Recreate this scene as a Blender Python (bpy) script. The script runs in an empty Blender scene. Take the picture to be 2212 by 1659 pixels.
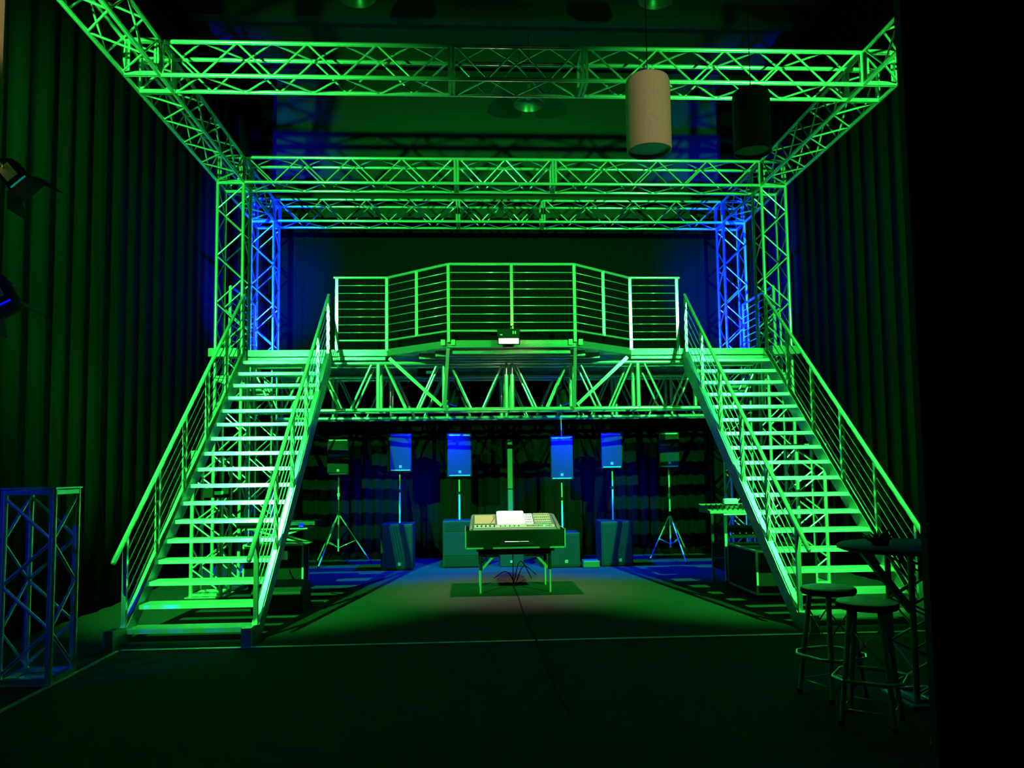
import bpy, bmesh, math, random
from mathutils import Vector, Matrix
random.seed(7)
SC = bpy.context.scene
COL = SC.collection
XC = 0.61                                   # centre line of the stage

# ---------------------------------------------------------------- camera
cam_d = bpy.data.cameras.new('camera'); cam = bpy.data.objects.new('camera', cam_d); COL.objects.link(cam)
Rv = Vector((0.99852431, -0.05281526, -0.01263945)); Uv = Vector((0.00856825, -0.07661098, 0.99702424)); Fv = Vector((0.05362641, 0.99566124, 0.07604539))
cam.matrix_world = Matrix(((Rv.x, Uv.x, -Fv.x, 0), (Rv.y, Uv.y, -Fv.y, 0), (Rv.z, Uv.z, -Fv.z, 1.6), (0, 0, 0, 1)))
cam_d.sensor_width = 36; cam_d.lens = 1720.66 / 2212 * 36
cam_d.shift_y = 55.74 / 2212
cam_d.clip_start = 0.05; cam_d.clip_end = 100
SC.camera = cam
# ---------------------------------------------------------------- world, exposure
w = bpy.data.worlds.new('world'); SC.world = w; w.use_nodes = True
w.node_tree.nodes['Background'].inputs[0].default_value = (0.25, 0.9, 0.5, 1)
w.node_tree.nodes['Background'].inputs[1].default_value = 0.0004
SC.view_settings.view_transform = 'Standard'; SC.view_settings.look = 'None'
SC.view_settings.gamma = 1.0; SC.view_settings.exposure = 0.0
try: SC.view_settings.use_curve_mapping = False
except Exception: pass

# ---------------------------------------------------------------- house lights
def lamp(name, kind, loc, target, col, watts, size=60, blend=0.5, rad=0.06):
    d = bpy.data.lights.new(name, kind); d.color = col; d.energy = watts
    if kind == 'SPOT': d.spot_size = math.radians(size); d.spot_blend = blend; d.shadow_soft_size = rad
    if kind == 'POINT': d.shadow_soft_size = rad
    if kind == 'AREA': d.shape = 'RECTANGLE'; d.size = rad; d.size_y = rad
    o = bpy.data.objects.new(name, d); COL.objects.link(o); o.location = loc
    if target is not None:
        o.rotation_euler = (Vector(target) - Vector(loc)).to_track_quat('-Z', 'Y').to_euler()
    return o
GREEN = (0.028, 1.0, 0.075); BLUE = (0.002, 0.004, 1.0)
# two green wash lamps that stand left and right of the stage front
for sx in (-1, 1):
    lx = 0.5 + sx * 4.08
    lamp('green_wash_light', 'SPOT', (lx, 4.3, 5.15), (lx - sx * .75, 11.0, 4.2), GREEN, 8500, 76, 0.85, 0.03)
    lamp('green_stair_light', 'SPOT', (lx, 4.3, 5.15), (lx - sx * .95, 9.8, 1.5), GREEN, 15000, 46, 0.8, 0.03)
    lamp('green_spill', 'POINT', (lx, 4.3, 5.15), None, GREEN, 30, rad=.15)  # added point fill that imitates stray light from the lamps
# blue lamps on the deck beside the rear towers
lamp('blue_uplight', 'SPOT', (-2.75, 12.75, 3.55), (-3.65, 14.05, 4.7), BLUE, 8500, 74, 0.9, 0.04)
lamp('blue_uplight', 'SPOT', (3.97, 12.75, 3.55), (4.87, 14.05, 4.7), BLUE, 8500, 74, 0.9, 0.04)
# blue lamps hung at the edges of the room
lamp('blue_side_light', 'SPOT', (-4.22, 5.1, 2.4), (-3.5, 6.6, .9), BLUE, 110, 34, 0.5, 0.05)
lamp('blue_side_light', 'SPOT', (4.2, 5.6, 2.6), (2.6, 5.3, 0.3), BLUE, 30, 50, 0.5, 0.05)
# unseen warm spots added in place of the room's own warm light
lamp('warm_fill_light', 'SPOT', (2.25, 0.6, 4.6), (1.30, 5.4, 4.1), (1.0, 0.86, 0.42), 300, 11, 0.5, 0.1)  # added narrow spot aimed at the cream pendant alone
lamp('warm_fill_light', 'SPOT', (1.5, -0.5, 5.2), (2.0, 6.0, 1.0), (1.0, 0.72, 0.45), 6, 110, 0.8, 0.2)
lamp('warm_fill_light', 'SPOT', (-0.4, 1.6, 3.4), (-1.80, 3.0, 3.4), (1.0, 0.68, 0.3), 60, 16, 0.6, 0.05)  # added narrow spot that brightens the edge of the near left wall

# ================================================================ materials
def mat(name, col, rough=0.5, metal=0.0, noise=0.0, nscale=30, bump=0.0, bscale=200, emit=None, estr=0, spec=None, ribs=0):
    m = bpy.data.materials.new(name); m.use_nodes = True; nt = m.node_tree; b = nt.nodes['Principled BSDF']
    b.inputs['Base Color'].default_value = (*col, 1); b.inputs['Roughness'].default_value = rough; b.inputs['Metallic'].default_value = metal
    if spec is not None: b.inputs['Specular IOR Level'].default_value = spec
    tc = nt.nodes.new('ShaderNodeTexCoord')
    if noise:
        n = nt.nodes.new('ShaderNodeTexNoise'); n.inputs['Scale'].default_value = nscale; n.inputs['Detail'].default_value = 4
        r = nt.nodes.new('ShaderNodeMapRange'); r.inputs['To Min'].default_value = 1 - noise; r.inputs['To Max'].default_value = 1 + noise
        mx = nt.nodes.new('ShaderNodeMix'); mx.data_type = 'RGBA'; mx.blend_type = 'MULTIPLY'; mx.inputs[0].default_value = 1
        mx.inputs[6].default_value = (*col, 1)
        nt.links.new(tc.outputs['Object'], n.inputs['Vector']); nt.links.new(n.outputs[0], r.inputs[0]); nt.links.new(r.outputs[0], mx.inputs[7]); nt.links.new(mx.outputs[2], b.inputs['Base Color'])
    if bump:
        n2 = nt.nodes.new('ShaderNodeTexNoise'); n2.inputs['Scale'].default_value = bscale
        bp = nt.nodes.new('ShaderNodeBump'); bp.inputs['Strength'].default_value = bump; bp.inputs['Distance'].default_value = 0.01
        nt.links.new(tc.outputs['Object'], n2.inputs['Vector']); nt.links.new(n2.outputs[0], bp.inputs['Height']); nt.links.new(bp.outputs[0], b.inputs['Normal'])
    if ribs:
        sx = nt.nodes.new('ShaderNodeSeparateXYZ'); ad = nt.nodes.new('ShaderNodeMath'); ad.operation = 'ADD'
        mu = nt.nodes.new('ShaderNodeMath'); mu.operation = 'MULTIPLY'; mu.inputs[1].default_value = 2 * math.pi / ribs
        si = nt.nodes.new('ShaderNodeMath'); si.operation = 'SINE'; bq = nt.nodes.new('ShaderNodeBump'); bq.inputs['Distance'].default_value = ribs * .065; bq.inputs['Strength'].default_value = 1
        nt.links.new(tc.outputs['Object'], sx.inputs[0]); nt.links.new(sx.outputs['Z'], ad.inputs[0]); nt.links.new(sx.outputs['Y'], ad.inputs[1])
        nt.links.new(ad.outputs[0], mu.inputs[0]); nt.links.new(mu.outputs[0], si.inputs[0]); nt.links.new(si.outputs[0], bq.inputs['Height']); nt.links.new(bq.outputs[0], b.inputs['Normal'])
    if emit: b.inputs['Emission Color'].default_value = (*emit, 1); b.inputs['Emission Strength'].default_value = estr
    return m
ALU = mat('brushed_aluminium', (0.62, 0.63, 0.64), 0.18, 0.74, 0.10, 12)
ALU2 = mat('deck_profile_aluminium', (0.55, 0.56, 0.57), 0.24, 0.85, 0.08, 6, ribs=0.012)
TREAD = mat('ribbed_tread_aluminium', (0.66, 0.67, 0.68), 0.23, 0.66, 0.06, 8, ribs=0.0065)
STEEL = mat('painted_steel_grey', (0.30, 0.31, 0.33), 0.4, 0.4, 0.1, 15)
GRILLE = mat('black_speaker_grille', (0.010, 0.010, 0.012), 0.7, 0.0, 0.25, 260, 0.4, 400, spec=0.15)
CAB = mat('black_speaker_paint', (0.009, 0.009, 0.011), 0.6, 0.0, 0.1, 80, spec=0.2)
BLACK = mat('matt_black_plastic', (0.006, 0.006, 0.0065), 0.6, spec=0.12)
CASEBL = mat('flight_case_laminate', (0.005, 0.005, 0.006), 0.6, 0, 0.1, 50, spec=0.12)
CURT = mat('black_molton', (0.0026, 0.0026, 0.0027), 0.95, 0, 0.12, 60, 0.2, 300, spec=0.06)
CARPET = mat('dark_floor_carpet', (0.016, 0.016, 0.017), 0.95, 0, 0.45, 180, 0.5, 500, spec=0.1)
CARPET2 = mat('dark_stage_carpet', (0.024, 0.024, 0.024), 0.95, 0, 0.35, 160, 0.5, 500, spec=0.1)
WALLM = mat('black_painted_wall', (0.03, 0.03, 0.03), 0.9, 0, 0.1, 5, spec=0.15)
WALLG = mat('grey_painted_back_wall', (0.025, 0.025, 0.025), 0.9, 0, 0.1, 2, spec=0.2)
WALLP = mat('cream_painted_wall', (0.62, 0.56, 0.42), 0.8, 0, 0.05, 20)
CEILM = mat('dark_ceiling_paint', (0.03, 0.03, 0.033), 0.9, 0, 0.2, 3)
FELT = mat('speckled_cream_felt', (0.55, 0.5, 0.4), 0.9, 0, 0.3, 120, 0.3, 200)
FELTB = mat('black_felt', (0.02, 0.02, 0.022), 0.9, 0, 0.3, 120)
WHITE = mat('white_plastic', (0.7, 0.7, 0.68), 0.5)
PANEL = mat('pale_console_panel', (0.14, 0.14, 0.15), 0.5, 0, 0.1, 60)
BEIGE = mat('beige_console_panel', (0.16, 0.10, 0.05), 0.6)
TAN = mat('amber_button', (0.35, 0.2, 0.08), 0.5)
COLM = mat('grey_column_paint', (.035,.035,.03), .6)
DOMEM = mat('dull_reflector', (.10,.10,.10), .35, .5)
SCREEN = mat('lit_white_screen', (0.8, 0.8, 0.8), 0.4, emit=(1.0, 0.95, 0.85), estr=1.1)
LEDM = mat('warm_white_leds', (1, 1, 1), 0.4, emit=(1.0, 0.80, 0.52), estr=28)
CYANL = mat('cyan_indicator', (0.1, 0.6, 0.9), 0.4, emit=(0.2, 0.75, 1.0), estr=1.2)
BLUEL = mat('blue_lens', (0.02, 0.02, 0.6), 0.3, emit=(0.0, 0.005, 1.0), estr=1.2)
DISPL = mat('green_display', (0.05, 0.5, 0.15), 0.5, emit=(0.0, 0.6, 0.12), estr=0.25)
WARML = mat('warm_bulb', (1, 0.8, 0.4), 0.4, emit=(1.0, 0.66, 0.22), estr=1.4)
SEATM = mat('stool_seat_vinyl', (0.85, 0.85, 0.8), 0.5, 0, 0.1, 60)
RUBB = mat('black_rubber', (0.005, 0.005, 0.005), 0.8, spec=0.05)
SHADEPAN = mat('shaded_console_shell', (0.035, 0.045, 0.045), 0.5, 0, 0.1, 60, spec=0.3)  # panel colour darkened to imitate weaker flood light away from the console's centre
BADGE = mat('dull_badge', (0.12, 0.12, 0.12), 0.6)
PINK = mat('pale_sticker', (0.45, 0.36, 0.34), 0.7, 0, 0.3, 60)
GEL = mat('gel_frame', (0.02, 0.45, 0.4), 0.5, emit=(0.0, 0.6, 0.45), estr=0.25)

# ================================================================ mesh helper
class MB:
    def __init__(s): s.v = []; s.f = []; s.sm = []
    def add(s, vs, fs, smooth=False):
        n = len(s.v); s.v += [tuple(v) for v in vs]
        for f in fs: s.f.append(tuple(i + n for i in f)); s.sm.append(smooth)
    def tube(s, a, b, r, n=10, r2=None, caps=True):
        a = Vector(a); b = Vector(b); d = (b - a).normalized(); r2 = r if r2 is None else r2
        u = d.orthogonal().normalized()
        if abs(d.z) < 0.9: u = d.cross(Vector((0, 0, 1))).normalized()
        v = d.cross(u)
        vs = []
        for p, q in ((a, r), (b, r2)):
            for i in range(n):
                t = 2 * math.pi * (i + .5) / n; vs.append(p + u * math.cos(t) * q + v * math.sin(t) * q)
        s.add(vs, [(i, (i + 1) % n, n + (i + 1) % n, n + i) for i in range(n)], True)
        if caps: s.add(vs, [tuple(range(n))[::-1], tuple(range(n, 2 * n))])
        return s
    def path(s, pts, r, n=8, smooth=True):
        pts = [Vector(p) for p in pts]
        if smooth and len(pts) > 2 and r < .0095 and n == 6:
            P = [pts[0]] + pts + [pts[-1]]; out = []
            for i in range(1, len(P) - 2):
                for k in range(6):
                    t = k / 6; a, b, c, d = P[i - 1], P[i], P[i + 1], P[i + 2]
                    q = .5 * ((2 * b) + (c - a) * t + (2 * a - 5 * b + 4 * c - d) * t * t + (3 * b - a - 3 * c + d) * t ** 3)
                    q.z = max(q.z, min(b.z, c.z)); out.append(q)
            pts = out + [pts[-1]]
        for a, b in zip(pts[:-1], pts[1:]): s.tube(a, b, r, n)
        return s
    def sq(s, a, b, wd, ht, upv=(0, 0, 1)):     # rectangular bar
        a = Vector(a); b = Vector(b); d = (b - a).normalized(); upv = Vector(upv)
        if abs(d.dot(upv)) > .99: upv = Vector((0, 1, 0))
        u = d.cross(upv).normalized(); v = u.cross(d)
        vs = [p + u * x * wd / 2 + v * y * ht / 2 for p in (a, b) for x, y in ((-1, -1), (1, -1), (1, 1), (-1, 1))]
        s.add(vs, [(0, 1, 5, 4), (1, 2, 6, 5), (2, 3, 7, 6), (3, 0, 4, 7), (3, 2, 1, 0), (4, 5, 6, 7)]); return s
    def box(s, c, d, rot=0, tilt=0):            # centre, full size, turn about z, tilt about x
        M = Matrix.Rotation(rot, 3, 'Z') @ Matrix.Rotation(tilt, 3, 'X'); c = Vector(c)
        vs = [c + M @ Vector((x * d[0] / 2, y * d[1] / 2, z * d[2] / 2)) for z in (-1, 1) for x, y in ((-1, -1), (1, -1), (1, 1), (-1, 1))]
        s.add(vs, [(0, 1, 5, 4), (1, 2, 6, 5), (2, 3, 7, 6), (3, 0, 4, 7), (3, 2, 1, 0), (4, 5, 6, 7)]); return s
    def bx(s, x0, x1, y0, y1, z0, z1): return s.box(((x0 + x1) / 2, (y0 + y1) / 2, (z0 + z1) / 2), (abs(x1 - x0), abs(y1 - y0), abs(z1 - z0)))
    def prism(s, poly, axis, a, b):             # polygon in the other two axes, extruded along axis
        def P(u, v, t): return {'x': (t, u, v), 'y': (u, t, v), 'z': (u, v, t)}[axis]
        n = len(poly); vs = [P(u, v, a) for u, v in poly] + [P(u, v, b) for u, v in poly]
        s.add(vs, [(i, (i + 1) % n, n + (i + 1) % n, n + i) for i in range(n)] + [tuple(range(n))[::-1], tuple(range(n, 2 * n))]); return s
    def lathe(s, prof, c=(0, 0, 0), n=32, closed=True):
        c = Vector(c); m = len(prof); vs = []
        for r, z in prof:
            for i in range(n): t = 2 * math.pi * i / n; vs.append(c + Vector((r * math.cos(t), r * math.sin(t), z)))
        fs = [(j * n + i, j * n + (i + 1) % n, (j + 1) * n + (i + 1) % n, (j + 1) * n + i) for j in range(m - 1) for i in range(n)]
        s.add(vs, fs, True)
        if closed: s.add(vs[:n], [tuple(range(n))[::-1]]); s.add(vs[-n:], [tuple(range(n))])
        return s
    def taper(s, xc, y0, k):
        s.v = [(xc + (x - xc) * (1 - k * max(0, y - y0)), y, z) for x, y, z in s.v]; return s
    def build(s, name, m, parent=None, bevel=0):
        me = bpy.data.meshes.new(name); me.from_pydata(s.v, [], s.f)
        for p, q in zip(me.polygons, s.sm): p.use_smooth = q
        bm = bmesh.new(); bm.from_mesh(me); bmesh.ops.remove_doubles(bm, verts=bm.verts, dist=1e-6)
        bmesh.ops.recalc_face_normals(bm, faces=bm.faces)
        for e in bm.edges:
            if len(e.link_faces) == 2 and e.calc_face_angle(0) > 0.8: e.smooth = False
        bm.to_mesh(me); bm.free()
        me.materials.append(m); o = bpy.data.objects.new(name, me); COL.objects.link(o)
        if parent is not None: place(o, parent)
        if bevel:
            b = o.modifiers.new('bevel', 'BEVEL'); b.width = bevel; b.segments = 2; b.limit_method = 'ANGLE'
        return o
def place(o, parent):
    o.parent = parent
    base = Vector(parent.get('_b', (0, 0, 0)))
    if parent.type == 'EMPTY': o.data.transform(Matrix.Translation(-base))
    else:
        o.data.transform(Matrix.Translation(-base))
    o['_b'] = tuple(base)
def thing(name, label, cat, base=(0, 0, 0), group=None):
    o = bpy.data.objects.new(name, None); COL.objects.link(o); o.empty_display_size = 0.1; o.location = base; o['_b'] = tuple(base)
    o['label'] = label; o['category'] = cat
    if group: o['group'] = group
    return o
def tag(o, label, cat, group=None):
    o['label'] = label; o['category'] = cat
    if group: o['group'] = group
    return o
def struct(o): o['kind'] = 'structure'; return o
def lab(o, l): o['label'] = l; return o

# ================================================================ the room
struct(MB().bx(-6.2, 7.6, -3.2, 7.62, -0.1, 0).build('floor', CARPET))
struct(MB().bx(-6.2, 7.6, 7.62, 15.8, -0.1, 0.0).build('floor', CARPET2))
struct(MB().bx(-6.2, 7.6, -3.2, 15.8, 9.9, 10.0).build('ceiling', CEILM))
struct(MB().bx(-6.3, -6.2, -3.2, 15.8, 0, 9.9).build('wall_left', WALLM))
struct(MB().bx(7.6, 7.7, -3.2, 15.8, 0, 9.9).build('wall_right', WALLM))
struct(MB().bx(-6.2, 7.6, 15.8, 15.9, 0, 9.9).build('wall_back', WALLG))
struct(MB().bx(-6.2, 7.6, -3.3, -3.2, 0, 9.9).build('wall_front', WALLM))
struct(MB().bx(-3.0, -1.75, 2.87, 3.0, 0, 5.2).build('wall_near_left', WALLP))
struct(MB().bx(2.36, 4.9, 4.04, 4.1, 0, 9.6).build('wall_near_right', WALLM))
# metal edge strips in the floor
t = MB().bx(-3.2, 4.5, 7.585, 7.635, 0.0, 0.008); struct(t.build('trim_1', STEEL))
t = MB().bx(-3.235, -3.2, 4.6, 7.585, 0.0, 0.008); struct(t.build('trim_2', STEEL))
# steel beams and decking below the roof
for i, yy in enumerate((13.6, 15.1)):
    m = MB(); m.bx(-6.2, 7.6, yy - .1, yy + .1, 9.55, 9.9); struct(m.build('trim_%d' % (3 + i), CEILM))

CURT2 = mat('deep_black_molton', (0.0026, 0.0026, 0.0028), 0.95, 0, 0.12, 60, 0.2, 300, spec=0.08)
def curtain(name, pts, z0, z1, amp, label, waves, cm=CURT):
    m = MB(); L = sum((Vector(b) - Vector(a)).length for a, b in zip(pts[:-1], pts[1:]))
    vs = []; a, b = Vector(pts[0]), Vector(pts[1]); d = (b - a).normalized(); nrm = Vector((-d.y, d.x)); n = waves * 10
    ph = 0; off = []
    for i in range(n + 1):
        ph += 2 * math.pi / 10 * random.uniform(0.55, 1.45); off.append((math.sin(ph) * amp * random.uniform(.6, 1.0)) + amp * .5 * math.sin(i * .11))
    rows = 7
    for j in range(rows):
        z = z0 + (z1 - z0) * j / (rows - 1); k = 1.0 - .45 * j / (rows - 1)
        for i in range(n + 1):
            p = a + d * (L * i / n) + nrm * off[i] * k; vs.append((p.x, p.y, z))
    for q in (0, 1):
        pass
    fs = [(j * (n + 1) + i, j * (n + 1) + i + 1, (j + 1) * (n + 1) + i + 1, (j + 1) * (n + 1) + i) for j in range(rows - 1) for i in range(n)]
    m.add(vs, fs, True); o = m.build(name, CURT); so = o.modifiers.new('cloth', 'SOLIDIFY'); so.thickness = 0.006
    tag(o, label, 'curtain'); o.data.materials[0] = cm; return o
curtain('stage_curtain', [(-4.1, 15.0), (5.35, 15.0)], 0.01, 6.45, 0.045, 'wide black pleated curtain hanging behind the loudspeakers and the stage', 44, CURT2)
curtain('stage_curtain', [(-4.45, 3.4), (-4.45, 14.85)], 0.01, 8.9, 0.032, 'tall black pleated curtain along the left side of the hall', 27)
curtain('stage_curtain', [(5.7, 4.6), (5.7, 14.85)], 0.01, 8.9, 0.032, 'tall black pleated curtain along the right side, behind the right staircase', 27)
curtain('masking_drape', [(-6.0, 15.5), (-3.82, 15.5)], 0.01, 9.5, 0.03, 'flat black drape masking the back wall at upper left', 10)
curtain('masking_drape', [(5.16, 15.5), (7.4, 15.5)], 0.01, 9.5, 0.03, 'flat black drape masking the back wall at upper right', 10)

# ================================================================ lattice trusses
S = 0.384; HL = 6.02; RC = 0.025; RD = 0.0125
def lerp(a, b, t): return a + (b - a) * t
def truss(name, label, cat, o, ax, u, v, L, segs, group=None, size=S, phase=0, rc=RC, rd=RD, mtl=None):
    """box truss: origin o is one chord corner, ax the long direction, u and v the section directions; segs = [(t0, t1, periods)]"""
    mtl = mtl or ALU
    o = Vector(o); ax = Vector(ax); u = Vector(u) * size; v = Vector(v) * size
    t = thing(name, label, cat, tuple(o), group)
    C4 = [o, o + u, o + u + v, o + v]
    for c in C4: MB().tube(c + ax * .0, c + ax * L, rc, 12).build('chord', mtl, t)
    for (a, b, n) in segs:
        # end frames at both ends of a section
        for q in (a + rc * .9, b - rc * .9):
            m = MB()
            for i in range(4): m.sq(C4[i] + ax * q, C4[(i + 1) % 4] + ax * q, rc * 1.7, rc * 1.3, ax)
            m.build('end_frame', mtl, t)
        e = .06; a2, b2 = a + e, b - e; N = n * 2
        for f in range(4):
            c0, c1 = C4[f], C4[(f + 1) % 4]
            for k in range(N):
                fl = (k + phase) % 2
                if f in (1, 3): pass
                if f == 2: fl = 1 - fl
                if f == 1: fl = 1 - fl
                p, q = (c0, c1) if fl == 0 else (c1, c0)
                A = p + ax * lerp(a2, b2, k / N); B = q + ax * lerp(a2, b2, (k + 1) / N)
                d = (B - A).normalized()
                MB().tube(A + d * .015, B - d * .015, rd, 8, caps=False).build('brace', mtl, t)
    return t
def corner(label, x0, y0, z0, group='corner blocks of the overhead truss frame'):
    t = thing('corner_block', label, 'truss corner', (x0, y0, z0), group)
    x1, y1, z1 = x0 + S, y0 + S, z0 + S; m = MB()
    for (a, b) in (((x0, y0), (x1, y0)), ((x1, y0), (x1, y1)), ((x1, y1), (x0, y1)), ((x0, y1), (x0, y0))):
        for z in (z0, z1): m.tube((*a, z), (*b, z), .025, 10)
    for x in (x0, x1):
        for y in (y0, y1): m.tube((x, y, z0), (x, y, z1), .025, 10)
    m.build('frame', ALU, t)
    m = MB()
    for x in (x0 + .05, x1 - .05): m.bx(x - .012, x + .012, y0 - .02, y0 - .012, z0, z1)
    m.bx(x0, x1, y0 - .02, y0 - .012, z0 - .02, z0 + .035)
    m.build('coupling_plate', ALU, t)
    m = MB(); m.tube((x0, y1, z0), (x1, y1, z1), .014, 8); m.tube((x0, y0, z1), (x1, y1, z1), .014, 8); m.build('brace', ALU, t)
D1, D2, D3 = 8.71, 11.99, 13.87
XO, XI = 4.385, 4.0
gap = 0.0
segX = [(0.0, 3.22, 4), (3.22, 4.74, 2), (4.74, 8.0, 4)]
for nm, Y in (('front', D1), ('middle', D2), ('rear', D3)):
    lbl = {'front': 'nearest and highest-looking crosswise aluminium truss, green-lit at both ends and dim in the middle',
           'middle': 'bright green-lit crosswise aluminium truss resting on the two front towers',
           'rear': 'crosswise aluminium truss furthest back, with blue-lit ends between the blue towers'}[nm]
    truss('lighting_truss', lbl, 'truss', (XC - XI, Y, HL + S), (1, 0, 0), (0, 0, -1), (0, 1, 0), 8.0, segX, 'crosswise trusses of the overhead frame')
    for sd, sn in ((-1, 'left'), (1, 'right')):
        x0 = XC + (-XO if sd < 0 else XI)
        corner({'front': 'truss corner block at the %s end of the nearest crosswise truss',
                'middle': 'green-lit truss corner block on top of the %s front tower',
                'rear': 'blue-lit truss corner block on top of the %s rear tower'}[nm] % sn, x0 + .0, Y, HL)
for sd, sn in ((-1, 'left'), (1, 'right')):
    x0 = XC + (-XO if sd < 0 else XI); 
    # origin at outer or inner lower chord so both sides mirror
    xa = XC + sd * XO; uu = (-sd, 0, 0)
    for (ya, yb, n, lb) in ((4.6, D1, 5, 'lengthwise truss running from the %s end of the nearest crosswise truss towards the viewer'),
                            (D1 + S, D2, 4, 'lengthwise truss on the %s, sloping down in view to the front tower'),
                            (D2 + S, D3, 2, 'short lengthwise truss joining the %s front tower to the blue rear tower')):
        truss('lighting_truss', lb % sn, 'truss', (xa, ya, HL), (0, 1, 0), (0, 0, 1), uu, yb - ya, [(0, yb - ya, n)], 'lengthwise trusses of the overhead frame', phase=1)
    for (Y, lb) in ((D2, 'green-lit square truss tower at the %s end of the deck, behind the stair top'),
                    (D3, 'blue-lit square truss tower at the %s rear of the deck')):
        tw = truss('truss_tower', lb % sn, 'truss tower', (xa, Y, HL), (0, 0, -1), uu, (0, 1, 0), HL - .012, [(0, 3.0, 4), (3.0, HL - .012, 4)], 'towers carrying the overhead frame', phase=1)
        MB().bx(xa - .03 if sd > 0 else xa - .03, xa + .03, Y - .03, Y + .03, 0, .01)
        MB().box((xa - sd * S / 2, Y + S / 2, .006), (S + .1, S + .1, .012)).build('base_plate', ALU, tw)
# short support towers under the stairs
for sd, sn in ((-1, 'left'), (1, 'right')):
    xa = XC + sd * 4.25
    tw = truss('truss_tower', 'short unlit truss tower standing under the %s staircase' % sn, 'truss tower', (xa, 10.72, 1.9), (0, 0, -1), (-sd, 0, 0), (0, 1, 0), 1.885, [(0, 1.885, 3)], 'short towers under the stairs', phase=1)
    MB().box((xa - sd * S / 2, 10.72 + S / 2, .007), (S + .12, S + .12, .014)).build('base_plate', ALU, tw)
    MB().box((xa - sd * S / 2, 10.72 + S / 2, 1.908), (S + .06, S + .06, .012)).build('top_plate', ALU, tw)
# loose truss pillar at left front
tw = truss('truss_pillar', 'waist-high aluminium truss pillar with blue-lit edges standing alone at lower left', 'truss pillar', (-3.615, 6.43, 1.50), (0, 0, -1), (1, 0, 0), (0, 1, 0), 1.485, [(0, 1.485, 2)], phase=0, size=.372, rc=.027, rd=.014)
MB().box((-3.429, 6.616, 1.508), (.43, .43, .012)).build('top_plate', ALU, tw)
MB().box((-3.429, 6.616, .008), (.44, .44, .014)).build('base_plate', STEEL, tw)

# ================================================================ heavy girders under the deck
def girder(label, Y):
    t = thing('deck_girder', label, 'girder', (XC, Y, 2.53), 'girders carrying the deck')
    zb, zt = 2.53, 3.235; r = .03
    for y in (Y, Y + S):
        for z in (zb, zt): MB().tube((XC - 3.95, y, z), (XC + 3.95, y, z), r, 12).build('chord', ALU, t)
        for k in range(-4, 5):
            xs = (-.045, .045) if k in (0,) else (0,)
            for dx in xs:
                x = XC + k * .987 + dx; x = min(max(x, XC - 3.92), XC + 3.92)
                MB().tube((x, y, zb), (x, y, zt), .032, 10, caps=False).build('upright', ALU, t)
        for k in range(-4, 4):
            xm = XC + (k + .5) * .987
            for sg in (-1, 1):
                MB().tube((xm + sg * .40, y, zt), (xm + sg * .08, y, zb), .0185, 8, caps=False).build('brace', ALU, t)
    for k in range(-4, 5):
        x = min(max(XC + k * .987, XC - 3.92), XC + 3.92)
        for z in (zb, zt): MB().tube((x, Y, z), (x, Y + S, z), .02, 8, caps=False).build('cross_tie', ALU, t)
    for k in range(-4, 4):
        a = XC + k * .987; s2 = k % 2
        MB().tube((a, Y + (S if s2 else 0), zb), (a + .987, Y + (0 if s2 else S), zb), .014, 8, caps=False).build('brace', ALU, t)
    return t
girder('front green-lit lattice girder below the deck edge, with paired uprights', 12.0)
girder('rear lattice girder under the back of the deck, partly blue-lit', 13.86)

# ================================================================ deck with balcony
ZD = 3.43
dk = thing('stage_deck', 'raised aluminium stage deck between the towers, behind the head of both stairs', 'stage deck', (XC, 11.92, 3.3))
xs = [-3.93, -2.62, -1.82, 0, 1.82, 2.62, 3.93]
for a, b in zip(xs[:-1], xs[1:]):
    MB().bx(XC + a + .006, XC + b - .006, 11.94, 14.2, 3.33, ZD).build('deck_panel', ALU2, dk)
MB().bx(XC - 3.93, XC + 3.93, 11.90, 11.94, 3.335, ZD).build('fascia', ALU2, dk)
MB().bx(XC - 3.93, XC - 1.86, 11.905, 11.94, 3.275, 3.315).build('lower_rail', ALU2, dk); MB().bx(XC + 1.86, XC + 3.93, 11.905, 11.94, 3.275, 3.315).build('lower_rail', ALU2, dk)
bal = thing('balcony', 'trapezoid balcony bulging forward from the middle of the deck, on slanting braces', 'balcony', (XC, 11.5, 3.3))
for sd in (-1, 1):
    a, b = sorted((XC + sd * 3.985, XC + sd * 4.40)); tag(MB().bx(a, b, 11.72, 11.966, 3.31, ZD + .005).build('deck_bracket', ALU2), 'green-lit ledge profile in front of the %s front tower, beside the top of the stairs' % ('left' if sd < 0 else 'right'), 'deck bracket', 'ledges in front of the front towers')
pF = [(-1.82, 11.895), (-.90, 11.12), (.90, 11.12), (1.85, 11.895)]
poly = [(XC + a, b) for a, b in pF]
MB().prism(poly, 'z', 3.335, ZD - .002).build('balcony_panel', ALU2, bal)
m = MB()
for (a, b) in zip(poly[:-1], poly[1:]):
    m.sq((a[0], a[1] - .012, ZD - .035), (b[0], b[1] - .012, ZD - .035), .02, .075); m.sq((a[0], a[1] - .006, 3.345), (b[0], b[1] - .006, 3.345), .03, .022)
m.build('balcony_fascia', ALU2, bal)
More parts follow.
